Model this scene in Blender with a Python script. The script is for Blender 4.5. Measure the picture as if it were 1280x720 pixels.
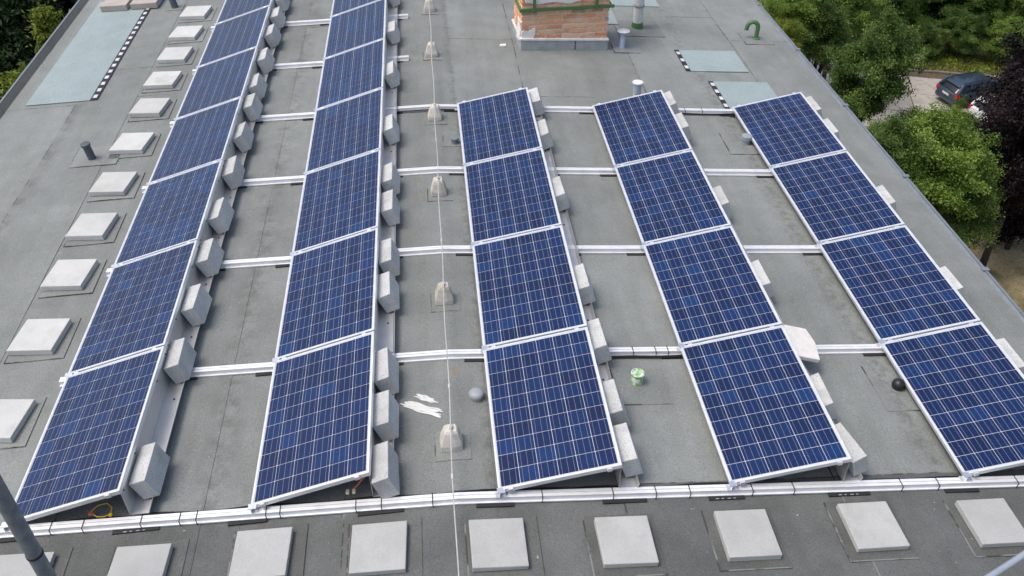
import bpy, bmesh, math, random
import numpy as np
from mathutils import Vector, Matrix, Euler
R = math.radians
for o in list(bpy.data.objects): bpy.data.objects.remove(o)
sc = bpy.context.scene
col = sc.collection
rng = random.Random(7)

# ------------------------------------------------------------------ camera, sky, sun, exposure
cam = bpy.data.cameras.new('Camera')
cam.sensor_width = 36.0
cam.lens = 1104.69 / 1280 * 36
cam.clip_start = 0.05
cam.clip_end = 2000
cam.dof.use_dof = True
cam.dof.focus_distance = 7.6
cam.dof.aperture_fstop = 6.3
camo = bpy.data.objects.new('Camera', cam)
col.objects.link(camo)
camo.location = (1.55799, -4.51144, 5.67230)
camo.rotation_euler = (0.898677, -0.009131, -0.097654)
sc.camera = camo

SUN_EL, SUN_AZ = 64.0, -98.0          # azimuth from +y towards +x: soft light from the left
world = bpy.data.worlds.new('World')
sc.world = world
world.use_nodes = True
wn = world.node_tree
bg = wn.nodes['Background']
sky = wn.nodes.new('ShaderNodeTexSky')
sky.sky_type = 'NISHITA'
sky.sun_disc = False
sky.sun_elevation = R(SUN_EL)
sky.sun_rotation = R(SUN_AZ)
sky.air_density = 1.0
sky.dust_density = 5.0
sky.ozone_density = 0.6
wn.links.new(sky.outputs[0], bg.inputs[0])
bg.inputs[1].default_value = 0.15
sun = bpy.data.lights.new('Sun', 'SUN')
sun.energy = 0.95
sun.angle = R(20)
sun.color = (1.0, 0.985, 0.965)
suno = bpy.data.objects.new('Sun', sun)
col.objects.link(suno)
_sd = Vector((math.sin(R(SUN_AZ)) * math.cos(R(SUN_EL)), math.cos(R(SUN_AZ)) * math.cos(R(SUN_EL)), math.sin(R(SUN_EL))))
suno.rotation_euler = _sd.to_track_quat('Z', 'Y').to_euler()
sc.view_settings.view_transform = 'Standard'
sc.view_settings.look = 'None'
sc.view_settings.gamma = 1.0
sc.view_settings.exposure = 0.34
sc.render.engine = 'CYCLES'

# ------------------------------------------------------------------ materials
def newmat(name):
    m = bpy.data.materials.new(name)
    m.use_nodes = True
    nt = m.node_tree
    return m, nt, nt.nodes['Principled BSDF']

def N(nt, typ, **kw):
    n = nt.nodes.new(typ)
    for k, v in kw.items():
        if k.startswith('i_'):
            n.inputs[k[2:].replace('_', ' ')].default_value = v
        else:
            setattr(n, k, v)
    return n

def ramp(nt, src, stops):
    r = nt.nodes.new('ShaderNodeValToRGB')
    els = r.color_ramp.elements
    while len(els) < len(stops): els.new(0.5)
    for e, (p, c) in zip(els, stops):
        e.position = p
        e.color = (*c, 1) if len(c) == 3 else c
    nt.links.new(src, r.inputs[0])
    return r.outputs[0]

def mixc(nt, fac, a, b, mode='MIX'):
    m = nt.nodes.new('ShaderNodeMix')
    m.data_type = 'RGBA'
    m.blend_type = mode
    for s, v in ((0, fac), (6, a), (7, b)):
        if hasattr(v, 'is_linked') or hasattr(v, 'links'):
            nt.links.new(v, m.inputs[s])
        else:
            m.inputs[s].default_value = v if s == 0 else ((*v, 1) if len(v) == 3 else v)
    return m.outputs[2]

def math_(nt, op, a, b=None, c=None):
    m = nt.nodes.new('ShaderNodeMath')
    m.operation = op
    for i, v in enumerate((a, b, c)):
        if v is None: continue
        if hasattr(v, 'links'): nt.links.new(v, m.inputs[i])
        else: m.inputs[i].default_value = v
    return m.outputs[0]

def noise(nt, scale, detail=4, rough=0.55, vec=None, scl=None):
    n = nt.nodes.new('ShaderNodeTexNoise')
    n.inputs['Scale'].default_value = scale
    n.inputs['Detail'].default_value = detail
    n.inputs['Roughness'].default_value = rough
    if vec is not None:
        if scl:
            mp = nt.nodes.new('ShaderNodeMapping')
            mp.inputs['Scale'].default_value = scl
            nt.links.new(vec, mp.inputs[0])
            vec = mp.outputs[0]
        nt.links.new(vec, n.inputs['Vector'])
    return n.outputs[0]

def bump(nt, bsdf, h, strength, dist):
    b = nt.nodes.new('ShaderNodeBump')
    b.inputs['Strength'].default_value = strength
    b.inputs['Distance'].default_value = dist
    nt.links.new(h, b.inputs['Height'])
    nt.links.new(b.outputs[0], bsdf.inputs['Normal'])

def pos(nt): return nt.nodes.new('ShaderNodeNewGeometry').outputs['Position']
def objc(nt): return nt.nodes.new('ShaderNodeTexCoord').outputs['Object']
def orand(nt): return nt.nodes.new('ShaderNodeObjectInfo').outputs['Random']

def felt(name, lo, mid, hi, rough=0.72, dirt=0.40, rnd=0.08, moss=True):
    m, nt, b = newmat(name)
    P = pos(nt)
    fine = noise(nt, 95, 2, 0.7, P)
    med = noise(nt, 2.3, 6, 0.62, P)
    streak = noise(nt, 1.0, 5, 0.6, P, (5.5, 0.45, 1))
    base = ramp(nt, med, [(0.30, lo), (0.5, mid), (0.72, hi)])
    gr = ramp(nt, fine, [(0.28, (0.52,)*3), (0.5, (0.98,)*3), (0.75, (1.35,)*3)])
    c = mixc(nt, 0.75, base, gr, 'MULTIPLY')
    st = ramp(nt, streak, [(0.34, (0.78, 0.77, 0.73)), (0.58, (1, 1, 1))])
    c = mixc(nt, dirt, c, st, 'MULTIPLY')
    patchy = noise(nt, 0.55, 3, 0.5, P)
    pc = ramp(nt, patchy, [(0.35, (0.88, 0.88, 0.87)), (0.62, (1.05, 1.05, 1.05))])
    c = mixc(nt, 0.8, c, pc, 'MULTIPLY')
    if moss:
        sx = nt.nodes.new('ShaderNodeSeparateXYZ'); nt.links.new(P, sx.inputs[0])
        wob = noise(nt, 1.4, 3, 0.5, P)
        for x0, w in ((-0.37, 0.10), (1.90, 0.035), (5.74, 0.09), (-3.48, 0.05)):
            d = math_(nt, 'ABSOLUTE', math_(nt, 'SUBTRACT', math_(nt, 'ADD', sx.outputs[0], math_(nt, 'MULTIPLY', wob, 0.12)), x0 + 0.06))
            blot = noise(nt, 7 + x0, 5, 0.7, P)
            f = math_(nt, 'MULTIPLY', ramp(nt, math_(nt, 'DIVIDE', d, w * 2), [(0.0, (1,)*3), (1.0, (0,)*3)]),
                      ramp(nt, blot, [(0.44, (0,)*3), (0.60, (1,)*3)]))
            c = mixc(nt, math_(nt, 'MULTIPLY', f, 0.5), c, (0.075, 0.078, 0.066))
    if moss:                                   # rust run-off by the wire supports
        for px, py, rx_, ry_ in ((1.66, 1.40, .07, .16), (1.70, -.42, .06, .22), (1.58, 8.12, .12, .12), (1.64, 3.25, .05, .14)):
            mp = N(nt, 'ShaderNodeMapping', vector_type='POINT')
            mp.inputs['Location'].default_value = (-px / rx_, -py / ry_, 0); mp.inputs['Scale'].default_value = (1 / rx_, 1 / ry_, 0)
            nt.links.new(P, mp.inputs[0])
            ln = nt.nodes.new('ShaderNodeVectorMath'); ln.operation = 'LENGTH'; nt.links.new(mp.outputs[0], ln.inputs[0])
            dd = math_(nt, 'ADD', ln.outputs['Value'], math_(nt, 'MULTIPLY', noise(nt, 9, 3, .6, P), .8))
            c = mixc(nt, ramp(nt, dd, [(0.45, (.55,)*3), (1.0, (0,)*3)]), c, (0.30, 0.20, 0.09))
    rn = orand(nt)
    rr = ramp(nt, rn, [(0, (1 - rnd,)*3), (1, (1 + rnd,)*3)])
    c = mixc(nt, 1.0, c, rr, 'MULTIPLY')
    # pale lichen and lime specks, tiny dark bits
    sp = noise(nt, 30, 1, 0.4, P)
    c = mixc(nt, ramp(nt, sp, [(0.79, (0,)*3), (0.81, (0.7,)*3)]), c, (0.45, 0.45, 0.42))
    nt.links.new(c, b.inputs['Base Color'])
    b.inputs['Roughness'].default_value = rough
    b.inputs['Specular IOR Level'].default_value = 0.42
    bump(nt, b, fine, 0.5, 0.004)
    return m

def concrete(name, c1, c2, sc_=6, rough=0.85, pit=0.5, rnd=0.08, stain=None, pores=False):
    m, nt, b = newmat(name)
    O = objc(nt)
    oi = nt.nodes.new('ShaderNodeObjectInfo')
    ad = nt.nodes.new('ShaderNodeVectorMath'); ad.operation = 'ADD'
    nt.links.new(O, ad.inputs[0]); nt.links.new(oi.outputs['Location'], ad.inputs[1])
    O = ad.outputs[0]
    n1 = noise(nt, sc_, 6, 0.6, O)
    n2 = noise(nt, 120, 2, 0.6, O)
    c = ramp(nt, n1, [(0.3, c1), (0.7, c2)])
    c = mixc(nt, 0.6, c, ramp(nt, n2, [(0.25, (0.72,)*3), (0.5, (1,)*3), (0.8, (1.12,)*3)]), 'MULTIPLY')
    rr = ramp(nt, orand(nt), [(0, (1 - rnd,)*3), (1, (1 + rnd,)*3)])
    c = mixc(nt, 1.0, c, rr, 'MULTIPLY')
    if pores:
        vp = noise(nt, 80, 3, .75, O)
        c = mixc(nt, ramp(nt, vp, [(0.34, (.85,)*3), (0.44, (0,)*3)]), c, tuple(x * .45 for x in c1))
        n2 = math_(nt, 'ADD', n2, math_(nt, 'MULTIPLY', vp, 1.2))
    if stain:
        n3 = noise(nt, 3.2, 5, 0.65, O)
        c = mixc(nt, ramp(nt, n3, [(0.52, (0,)*3), (0.68, (0.8,)*3)]), c, stain)
    nt.links.new(c, b.inputs['Base Color'])
    b.inputs['Roughness'].default_value = rough
    bump(nt, b, n2, pit, 0.003)
    return m

def plain(name, c, rough=0.5, metal=0.0, var=0.12, scale=8, spec=0.5):
    m, nt, b = newmat(name)
    n = noise(nt, scale, 5, 0.6, pos(nt))
    cc = ramp(nt, n, [(0.3, tuple(x * (1 - var) for x in c)), (0.7, tuple(min(1, x * (1 + var)) for x in c))])
    nt.links.new(cc, b.inputs['Base Color'])
    b.inputs['Roughness'].default_value = rough
    b.inputs['Metallic'].default_value = metal
    b.inputs['Specular IOR Level'].default_value = spec
    return m

M = {}
M['felt'] = felt('weathered_felt', (0.198, 0.215, 0.206), (0.226, 0.244, 0.234), (0.256, 0.275, 0.264))
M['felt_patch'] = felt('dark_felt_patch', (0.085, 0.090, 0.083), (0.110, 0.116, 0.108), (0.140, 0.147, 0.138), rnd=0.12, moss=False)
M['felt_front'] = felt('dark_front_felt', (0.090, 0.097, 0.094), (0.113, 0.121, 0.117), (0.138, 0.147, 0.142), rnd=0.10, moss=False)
M['felt_new'] = felt('new_blue_grey_felt', (0.275, 0.345, 0.352), (0.30, 0.372, 0.378), (0.325, 0.40, 0.405), dirt=0.12, rnd=0.03, moss=False)
M['bitumen'] = plain('black_bitumen', (0.02, 0.02, 0.022), 0.6)
# a lap line where the bitumen only bleeds out here and there
m, nt, b = newmat('lap_edge'); P = pos(nt)
f = ramp(nt, noise(nt, 3.5, 4, 0.65, P), [(0.46, (0,)*3), (0.56, (1,)*3)])
nt.links.new(mixc(nt, f, (0.20, 0.207, 0.20), (0.05, 0.051, 0.049)), b.inputs['Base Color']); b.inputs['Roughness'].default_value = 0.8
M['lap'] = m
M['slab'] = concrete('pale_slab_concrete', (0.475, 0.485, 0.465), (0.575, 0.585, 0.565), 3.0, rnd=0.08, stain=(0.44, 0.445, 0.415))
M['block'] = concrete('grey_block_concrete', (0.46, 0.472, 0.462), (0.58, 0.592, 0.58), 5, rnd=0.08, stain=(0.37, 0.38, 0.37), pores=True)
M['cone'] = concrete('weathered_support_concrete', (0.50, 0.47, 0.40), (0.66, 0.63, 0.56), 14, rnd=0.10, stain=(0.38, 0.35, 0.29))
M['slabfront'] = concrete('darker_slab_concrete', (0.39, 0.398, 0.385), (0.455, 0.463, 0.45), 3.0, rnd=0.07, stain=(0.36, 0.365, 0.35))  # front-line slabs, a tone darker than the left column
M['slabtop'] = concrete('sandy_slab_concrete', (0.36, 0.32, 0.28), (0.46, 0.42, 0.38), 5)
def alu(name, c, rough, metal=0.85):
    m, nt, b = newmat(name)
    P = objc(nt)
    n = noise(nt, 9, 4, 0.6, P)
    nt.links.new(ramp(nt, n, [(0.3, tuple(x * 0.9 for x in c)), (0.7, c)]), b.inputs['Base Color'])
    nt.links.new(ramp(nt, n, [(0.3, (rough,)*3), (0.7, (rough + 0.12,)*3)]), b.inputs['Roughness'])
    b.inputs['Metallic'].default_value = metal
    return m
M['alu'] = alu('brushed_aluminium', (0.86, 0.87, 0.88), 0.34)
M['rail'] = alu('extruded_aluminium', (0.90, 0.91, 0.92), 0.45, 0.3)
M['frame'] = alu('anodised_frame', (0.82, 0.84, 0.86), 0.38, 0.55)
M['sheet'] = alu('folded_sheet_aluminium', (0.70, 0.70, 0.69), 0.45, 0.75)
M['rubber'] = plain('black_rubber', (0.018, 0.018, 0.02), 0.7)
M['cable'] = plain('black_cable', (0.012, 0.012, 0.013), 0.45)
M['yellow'] = plain('yellow_cable', (0.75, 0.50, 0.02), 0.45)
M['orange'] = plain('orange_cable', (0.62, 0.16, 0.05), 0.45)
M['cream'] = plain('cream_plug', (0.78, 0.68, 0.45), 0.5)
M['wire'] = plain('galvanised_wire', (0.60, 0.59, 0.56), 0.5, 0.3)
M['zinc'] = plain('zinc_trim', (0.24, 0.27, 0.30), 0.5, 0.4)
M['whitepaint'] = plain('white_paint', (0.68, 0.68, 0.66), 0.6)
M['bluepipe'] = plain('blue_grey_pipe', (0.36, 0.44, 0.54), 0.5)
M['darkpipe'] = plain('dark_grey_pipe', (0.085, 0.10, 0.115), 0.55)
M['greypipe'] = plain('mid_grey_plastic', (0.30, 0.33, 0.36), 0.5)
M['black'] = plain('black_plastic', (0.015, 0.016, 0.02), 0.4)
M['mast'] = plain('grey_painted_steel', (0.19, 0.21, 0.23), 0.5, 0.2, 0.25, 14)
M['mortar'] = concrete('lime_mortar', (0.58, 0.49, 0.38), (0.74, 0.66, 0.56), 20, pit=1.0)
M['plaster'] = concrete('white_plaster', (0.66, 0.64, 0.60), (0.80, 0.78, 0.75), 9)
M['wall'] = concrete('render_wall', (0.50, 0.47, 0.42), (0.58, 0.55, 0.50), 1.5)
def green_paint(name, g, w, lo, hi):
    m, nt, b = newmat(name)
    n = noise(nt, 22, 5, 0.65, pos(nt))
    nt.links.new(mixc(nt, ramp(nt, n, [(lo, (0,)*3), (hi, (1,)*3)]), g, w), b.inputs['Base Color'])
    b.inputs['Roughness'].default_value = 0.5
    return m
M['base_grey'] = plain('grey_felt_upstand', (0.36, 0.38, 0.385), 0.6, 0, .15)
M['green'] = green_paint('flaking_green_paint', (0.065, 0.18, 0.06), (0.16, 0.13, 0.07), 0.56, 0.66)
M['greenwhite'] = green_paint('green_splashed_white', (0.66, 0.70, 0.62), (0.20, 0.46, 0.15), 0.44, 0.54)
# brick: each brick its own tone
m, nt, b = newmat('old_red_brick')
O = pos(nt)
c = ramp(nt, orand(nt), [(0.0, (0.58, 0.25, 0.13)), (0.3, (0.70, 0.34, 0.18)), (0.6, (0.74, 0.46, 0.29)), (0.85, (0.62, 0.37, 0.23)), (1.0, (0.30, 0.22, 0.145))])
c = mixc(nt, ramp(nt, noise(nt, 16, 5, 0.7, O), [(0.50, (0,)*3), (0.68, (0.65,)*3)]), c, (0.76, 0.62, 0.48))
nt.links.new(c, b.inputs['Base Color']); b.inputs['Roughness'].default_value = 0.9
bump(nt, b, noise(nt, 60, 3, 0.6, O), 0.6, 0.006)
M['brick'] = m
# solar cell: polycrystalline blue under glass with three busbars
m, nt, b = newmat('polycrystalline_cell')
O = objc(nt)
sx = nt.nodes.new('ShaderNodeSeparateXYZ'); nt.links.new(O, sx.inputs[0])
vo = nt.nodes.new('ShaderNodeTexVoronoi'); vo.inputs['Scale'].default_value = 55
nt.links.new(pos(nt), vo.inputs['Vector'])
sep = nt.nodes.new('ShaderNodeSeparateColor'); nt.links.new(vo.outputs['Color'], sep.inputs[0])
cb = ramp(nt, orand(nt), [(0.0, (0.0024, 0.0110, 0.056)), (0.5, (0.0027, 0.0150, 0.074)), (0.90, (0.003, 0.020, 0.090)), (1.0, (0.003, 0.029, 0.118))])
cb = mixc(nt, 0.55, cb, ramp(nt, sep.outputs[0], [(0, (0.70, 0.72, 0.78)), (1, (1.35, 1.32, 1.25))]), 'MULTIPLY')
ax = math_(nt, 'ABSOLUTE', sx.outputs[0])
d0 = math_(nt, 'MINIMUM', ax, math_(nt, 'ABSOLUTE', math_(nt, 'SUBTRACT', ax, 0.0510)))
bus = math_(nt, 'LESS_THAN', d0, 0.0012)
cc = mixc(nt, bus, cb, (0.22, 0.245, 0.31))
nt.links.new(cc, b.inputs['Base Color'])
b.inputs['Roughness'].default_value = 0.20
b.inputs['Specular IOR Level'].default_value = 0.52
b.inputs['Coat Weight'].default_value = 0.0
b.inputs['Coat Roughness'].default_value = 0.06
M['cell'] = m
M['backsheet'] = plain('white_backsheet', (0.54, 0.56, 0.60), 0.2, 0, 0.03)

# ------------------------------------------------------------------ helpers
def obj(name, me, mat, parent=None, loc=None, rot=None):
    o = bpy.data.objects.new(name, me)
    col.objects.link(o)
    if mat is not None and not me.materials:
        for k in (mat if isinstance(mat, (list, tuple)) else [mat]):
            me.materials.append(M[k] if isinstance(k, str) else k)
    if parent is not None: o.parent = parent
    if loc is not None: o.location = loc
    if rot is not None: o.rotation_euler = rot
    return o

def tag(o, label=None, cat=None, group=None, kind=None):
    if label: o['label'] = label
    if cat: o['category'] = cat
    if group: o['group'] = group
    if kind: o['kind'] = kind
    return o

def empty(name, loc=(0, 0, 0), rot=(0, 0, 0)):
    o = bpy.data.objects.new(name, None)
    o.empty_display_size = 0.2
    col.objects.link(o)
    o.location = loc
    o.rotation_euler = rot
    return o

def mesh_from(bm, name='m', smooth=False):
    bmesh.ops.recalc_face_normals(bm, faces=bm.faces)
    me = bpy.data.meshes.new(name)
    bm.to_mesh(me)
    bm.free()
    if smooth:
        for p in me.polygons: p.use_smooth = True
    return me

def box_bm(bm, x0, x1, y0, y1, z0, z1, mat=None):
    vs = [bm.verts.new((x, y, z)) for z in (z0, z1) for y in (y0, y1) for x in (x0, x1)]
    fs = []
    for f in ((0, 2, 3, 1), (4, 5, 7, 6), (0, 1, 5, 4), (2, 6, 7, 3), (0, 4, 6, 2), (1, 3, 7, 5)):
        fs.append(bm.faces.new([vs[i] for i in f]))
    return vs

def box(x0, x1, y0, y1, z0, z1, bev=0.0, seg=1, jit=0.0):
    bm = bmesh.new()
    vs = box_bm(bm, x0, x1, y0, y1, z0, z1)
    if jit:
        for v in vs: v.co += Vector((rng.uniform(-jit, jit), rng.uniform(-jit, jit), rng.uniform(-jit, jit)))
    if bev:
        bmesh.ops.bevel(bm, geom=bm.edges[:], offset=bev, segments=seg, profile=0.6, affect='EDGES')
    return mesh_from(bm)

def lathe(prof, seg=20, smooth=True):
    bm = bmesh.new()
    rings = []
    for r, z in prof:
        rings.append([bm.verts.new((max(r, 1e-4) * math.cos(2 * math.pi * k / seg), max(r, 1e-4) * math.sin(2 * math.pi * k / seg), z)) for k in range(seg)])
    for a, c in zip(rings, rings[1:]):
        for k in range(seg):
            bm.faces.new((a[k], a[(k + 1) % seg], c[(k + 1) % seg], c[k]))
    bm.faces.new(rings[0][::-1]); bm.faces.new(rings[-1])
    me = mesh_from(bm, smooth=smooth)
    if smooth: me.set_sharp_from_angle(angle=R(40))
    return me

def tube(pts, r, seg=8, caps=True, radii=None):
    bm = bmesh.new()
    pts = [Vector(p) for p in pts]
    rings = []
    up0 = None
    for i, p in enumerate(pts):
        t = (pts[min(i + 1, len(pts) - 1)] - pts[max(i - 1, 0)]).normalized()
        a = t.orthogonal().normalized() if up0 is None else (up0 - t * up0.dot(t)).normalized()
        up0 = a
        bb = t.cross(a)
        rr = radii[i] if radii else r
        rings.append([bm.verts.new(p + (a * math.cos(2 * math.pi * k / seg) + bb * math.sin(2 * math.pi * k / seg)) * rr) for k in range(seg)])
    for A, B in zip(rings, rings[1:]):
        for k in range(seg):
            bm.faces.new((A[k], A[(k + 1) % seg], B[(k + 1) % seg], B[k]))
    if caps:
        bm.faces.new(rings[0][::-1]); bm.faces.new(rings[-1])
    me = mesh_from(bm, smooth=True)
    me.set_sharp_from_angle(angle=R(45))
    return me

def extrude_profile(prof, y0, y1):
    """closed profile of (x, z) pushed along y"""
    bm = bmesh.new()
    a = [bm.verts.new((x, y0, z)) for x, z in prof]
    c = [bm.verts.new((x, y1, z)) for x, z in prof]
    n = len(prof)
    for k in range(n):
        bm.faces.new((a[k], a[(k + 1) % n], c[(k + 1) % n], c[k]))
    bm.faces.new(a[::-1]); bm.faces.new(c)
    return mesh_from(bm)

XR, SL = 1.623, 0.05293                 # ridge line and the pitch of both roof slopes
def roofz(x): return -abs(x - XR) * SL
def slope(x): return math.atan(SL) if x < XR else -math.atan(SL)      # rotation so that +x follows the roof
def rooftilt(x): return (0, -slope(x), 0)
ORD = ['nearest the camera', 'second from the front', 'third from the front', 'fourth from the front', 'fifth from the front',
       'sixth from the front', 'seventh from the front', 'eighth from the front', 'ninth from the front', 'tenth from the front',
       'eleventh from the front', 'twelfth from the front', 'thirteenth from the front', 'fourteenth from the front']
ROWN = ['leftmost', 'second', 'middle', 'fourth', 'rightmost']

# ------------------------------------------------------------------ the building: walls, felt roof, edge trim
XL, XRT, YF, YB, GZ = -4.62, 7.66, -3.2, 15.5, -18.0
bld = empty('building', ((XL + XRT) / 2, 6, GZ))
tag(bld, 'flat-topped building with grey felt roof that carries all the solar panels', 'building')
BO = Vector(bld.location)
def bchild(name, me, mat, parent=bld):
    o = obj(name, me, mat, parent)
    if parent is bld: o.location = -BO
    return o
bm = bmesh.new()
ridge = [(XL + .12, roofz(XL)), (XR, 0), (XRT - .12, roofz(XRT))]
prof = [(XL + .12, GZ)] + [(x, z - 0.02) for x, z in ridge] + [(XRT - .12, GZ)]
bchild('wall', extrude_profile(prof, YF, YB), 'wall')
roof = bchild('roof', extrude_profile([(XL, roofz(XL) - .16), (XL, roofz(XL) - .008), (XR, -.008), (XRT, roofz(XRT) - .008), (XRT, roofz(XRT) - .16)], YF - .1, YB + .1), 'felt')

def felt_sheet(x0, x1, y0, y1, dz, mats, lap=(1, 1), t=0.007, wob=0.0):
    """thin sheet that follows the roof; its right and near laps show a bitumen line"""
    bm = bmesh.new()
    xs = [x0] + ([x0 + .012] if lap[0] else []) + ([XR] if x0 < XR - .05 and x1 > XR + .05 else []) + [x1]
    nY = max(2, int((y1 - y0) / 0.5))
    ys = [y0] + ([y0 + .010] if lap[1] else []) + [y0 + (y1 - y0) * k / nY for k in range(1, nY + 1)]
    g = []
    for j, y in enumerate(ys):
        row = []
        for i, x in enumerate(xs):
            xx = x + (wob * math.sin(y * 2.1 + x0 * 7) if i < (2 if lap[0] else 1) else 0)
            row.append(bm.verts.new((xx, y, roofz(xx) + dz)))
        g.append(row)
    for j in range(len(ys) - 1):
        for i in range(len(xs) - 1):
            f = bm.faces.new((g[j][i], g[j][i + 1], g[j + 1][i + 1], g[j + 1][i]))
            if (lap[0] and i == 0) or (lap[1] and j == 0): f.material_index = 1
    # rim
    edge = [e for e in bm.edges if e.is_boundary]
    r = bmesh.ops.extrude_edge_only(bm, edges=edge)
    for v in [v for v in r['geom'] if isinstance(v, bmesh.types.BMVert)]: v.co.z -= t
    for f in [f for f in r['geom'] if isinstance(f, bmesh.types.BMFace)]: f.material_index = 1
    me = mesh_from(bm)
    for k in mats: me.materials.append(M[k])
    return me

bounds = [XL + .1, -3.5, -2.70, -1.55, -0.42, 0.75, 1.90, 2.96, 3.92, 4.78, 5.82, 6.62, XRT - .04]
r2 = random.Random(3)
for i in range(len(bounds) - 1):
    y = .012
    k = 1
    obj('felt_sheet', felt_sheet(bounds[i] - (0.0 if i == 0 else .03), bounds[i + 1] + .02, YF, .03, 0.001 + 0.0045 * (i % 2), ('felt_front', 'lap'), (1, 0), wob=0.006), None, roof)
    while y < YB:
        L = r2.choice((3.9, 4.9, 5.0, 7.4)) if k > 1 else r2.uniform(1.5, 7)
        a, c = y, min(y + L, YB)
        if c - a > 0.1:
            x0 = bounds[i] - (0.0 if i == 0 else .03)
            o = obj('felt_sheet', felt_sheet(x0, bounds[i + 1] + .02, a, c, 0.001 + 0.0045 * (i % 2) + 0.0018 * (k % 2), ('felt', 'lap'), wob=0.006), None, roof)
        y += L - .02
        k += 1
# edge upstands and metal trim, in lengths
for side in (-1, 1):
    xe = XL if side < 0 else XRT
    z = roofz(xe)
    inner = .11 if side < 0 else .05
    h = .075 if side < 0 else .035
    pr = [(xe - side * inner, z + .009), (xe - side * .028, z + h), (xe, z + h), (xe, z - .02), (xe - side * inner, z - .02)]
    bchild('edge_upstand', extrude_profile(pr, YF, YB), 'felt_patch' if side < 0 else 'zinc')
    y = YF
    while y < YB:
        L = 2.0
        pr = [(xe - side * .022, z + h + .002), (xe - side * .022, z + h + .010), (xe + side * .008, z + h + .010), (xe + side * .022, z - .16), (xe + side * .016, z - .16), (xe + side * .003, z + h + .002)]
        bchild('edge_trim', extrude_profile(pr, y + .004, min(y + L, YB) - .004), 'zinc')
        if side > 0:
            bchild('trim_clip', box(xe - .05, xe + .03, y - .03, y + .03, z + h + .011, z + h + .020), 'zinc')
        y += L

# patches of older, darker felt under slabs, supports and vents
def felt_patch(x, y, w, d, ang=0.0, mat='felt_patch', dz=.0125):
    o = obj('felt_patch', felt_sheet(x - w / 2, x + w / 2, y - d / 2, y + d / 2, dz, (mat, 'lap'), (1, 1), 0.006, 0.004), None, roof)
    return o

# ------------------------------------------------------------------ concrete slabs
def slab_mesh(w, d, h):
    me = box(-w / 2, w / 2, -d / 2, d / 2, 0, h, 0.008, 2, 0.003)
    return me
left_y = [1.30, 2.42, 3.42, 4.34, 5.27, 6.29, 7.31, 8.20, 9.10, 9.97, 10.86]
for i, y in enumerate(left_y):
    x = -2.375 + rng.uniform(-.01, .01)
    a = rng.uniform(-.02, .02) - .12
    # patch is square to the roof, the slab sits a little askew on it
    felt_patch(x + .025, y - .015, .56, .60, mat='felt')
    o = obj('concrete_slab', slab_mesh(.44, .47, .065), 'slab', None, (x, y, roofz(x) + .014), (0, -slope(x), a))
    tag(o, 'white concrete slab in the column left of the leftmost panel row, ' + ORD[i], 'slab', 'slabs along the left of the panels')
front_x = [-1.67, -0.78, .125, 1.005, 1.895, 2.868, 3.83, 4.863, 5.877, 6.85]
front_y = [-.40, -.44, -.41, -.466, -.525, -.55, -.543, -.518, -.533, -.53]
FN = ['leftmost', 'second from the left', 'third from the left', 'fourth from the left', 'fifth from the left', 'sixth from the left',
      'seventh from the left', 'eighth from the left', 'ninth from the left', 'tenth from the left']
for i, (x, y) in enumerate(zip(front_x, front_y)):
    a = [-.05, -.04, -.03, -.03, .0, .0, .0, .01, .0, .0][i]
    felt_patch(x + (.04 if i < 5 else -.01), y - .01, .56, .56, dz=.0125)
    o = obj('concrete_slab', slab_mesh(.418, .428, .055), 'slabfront', None, (x, y, roofz(x) + .014), (0, -slope(x), a))
    tag(o, 'pale concrete slab in the line before the front rail, ' + FN[i], 'slab', 'slabs along the front of the panels')
# two sandy slabs lying on the pale felt at the far left
for i, (x, w, lab) in enumerate(((-3.86, .46, 'sandy concrete slab on the far end of the long pale felt strip, left one'),
                                 (-3.34, .46, 'sandy concrete slab on the far end of the long pale felt strip, right one'))):
    o = obj('concrete_slab', slab_mesh(w, .50, .10), 'slabtop', None, (x, 11.56, roofz(x) + .022), (0, -slope(x), -.06))
    tag(o, lab, 'slab', 'slabs on the pale felt strip')

# ------------------------------------------------------------------ new blue-grey felt with its printed selvage
def new_felt(x0, x1, y0, y1, label, stripx=None, skew=0.0):
    xc, yc = (x0 + x1) / 2, (y0 + y1) / 2
    root = empty('roofing_felt', (xc, yc, roofz(xc)))
    tag(root, label, 'felt strip', 'fresh pale roofing felt')
    me = felt_sheet(x0, x1, y0, y1, .016, ('felt_new', 'felt_new'), (0, 0), .006)
    for v in me.vertices: v.co.x += skew * (v.co.y - yc)
    s = obj('sheet', me, None, root); s.location = -Vector(root.location)
    if stripx:
        a, c = stripx
        me = felt_sheet(a, c, y0, y1, .019, ('bitumen', 'bitumen'), (0, 0), .004)
        for v in me.vertices: v.co.x += skew * (v.co.y - yc)
        s = obj('selvage', me, None, root); s.location = -Vector(root.location)
        n = int((y1 - y0) / .205)
        for k in range(n):
            yy = y0 + (k + .5) * (y1 - y0) / n
            xx = (a + c) / 2 + skew * (yy - yc)
            obj('selvage_square', sqm, None, s, (xx, yy, roofz(xx) + .0215), rooftilt(xx))
    return root
M['whitesq'] = plain('white_print', (0.62, 0.62, 0.66), 0.6)
sqm = box(-.028, .028, -.050, .050, -.001, .001); sqm.materials.append(M['whitesq'])
new_felt(-4.27, -3.35, 7.78, 11.85, 'long pale blue-grey felt strip with dashed black edge at the left', (-3.35, -3.245))
new_felt(5.62, 6.55, 7.96, 8.75, 'pale blue-grey felt patch right of the vents, the farther of two', (5.545, 5.62))
new_felt(5.87, 6.72, 6.45, 7.60, 'pale blue-grey felt patch by the far end of the rightmost row', (5.795, 5.87))
new_felt(4.76, 5.75, 10.64, 12.4, 'pale blue-grey felt strip behind the tall white pipe')
new_felt(4.40, 4.83, 9.79, 10.6, 'small pale blue felt piece beside the brick chimney')

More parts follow.
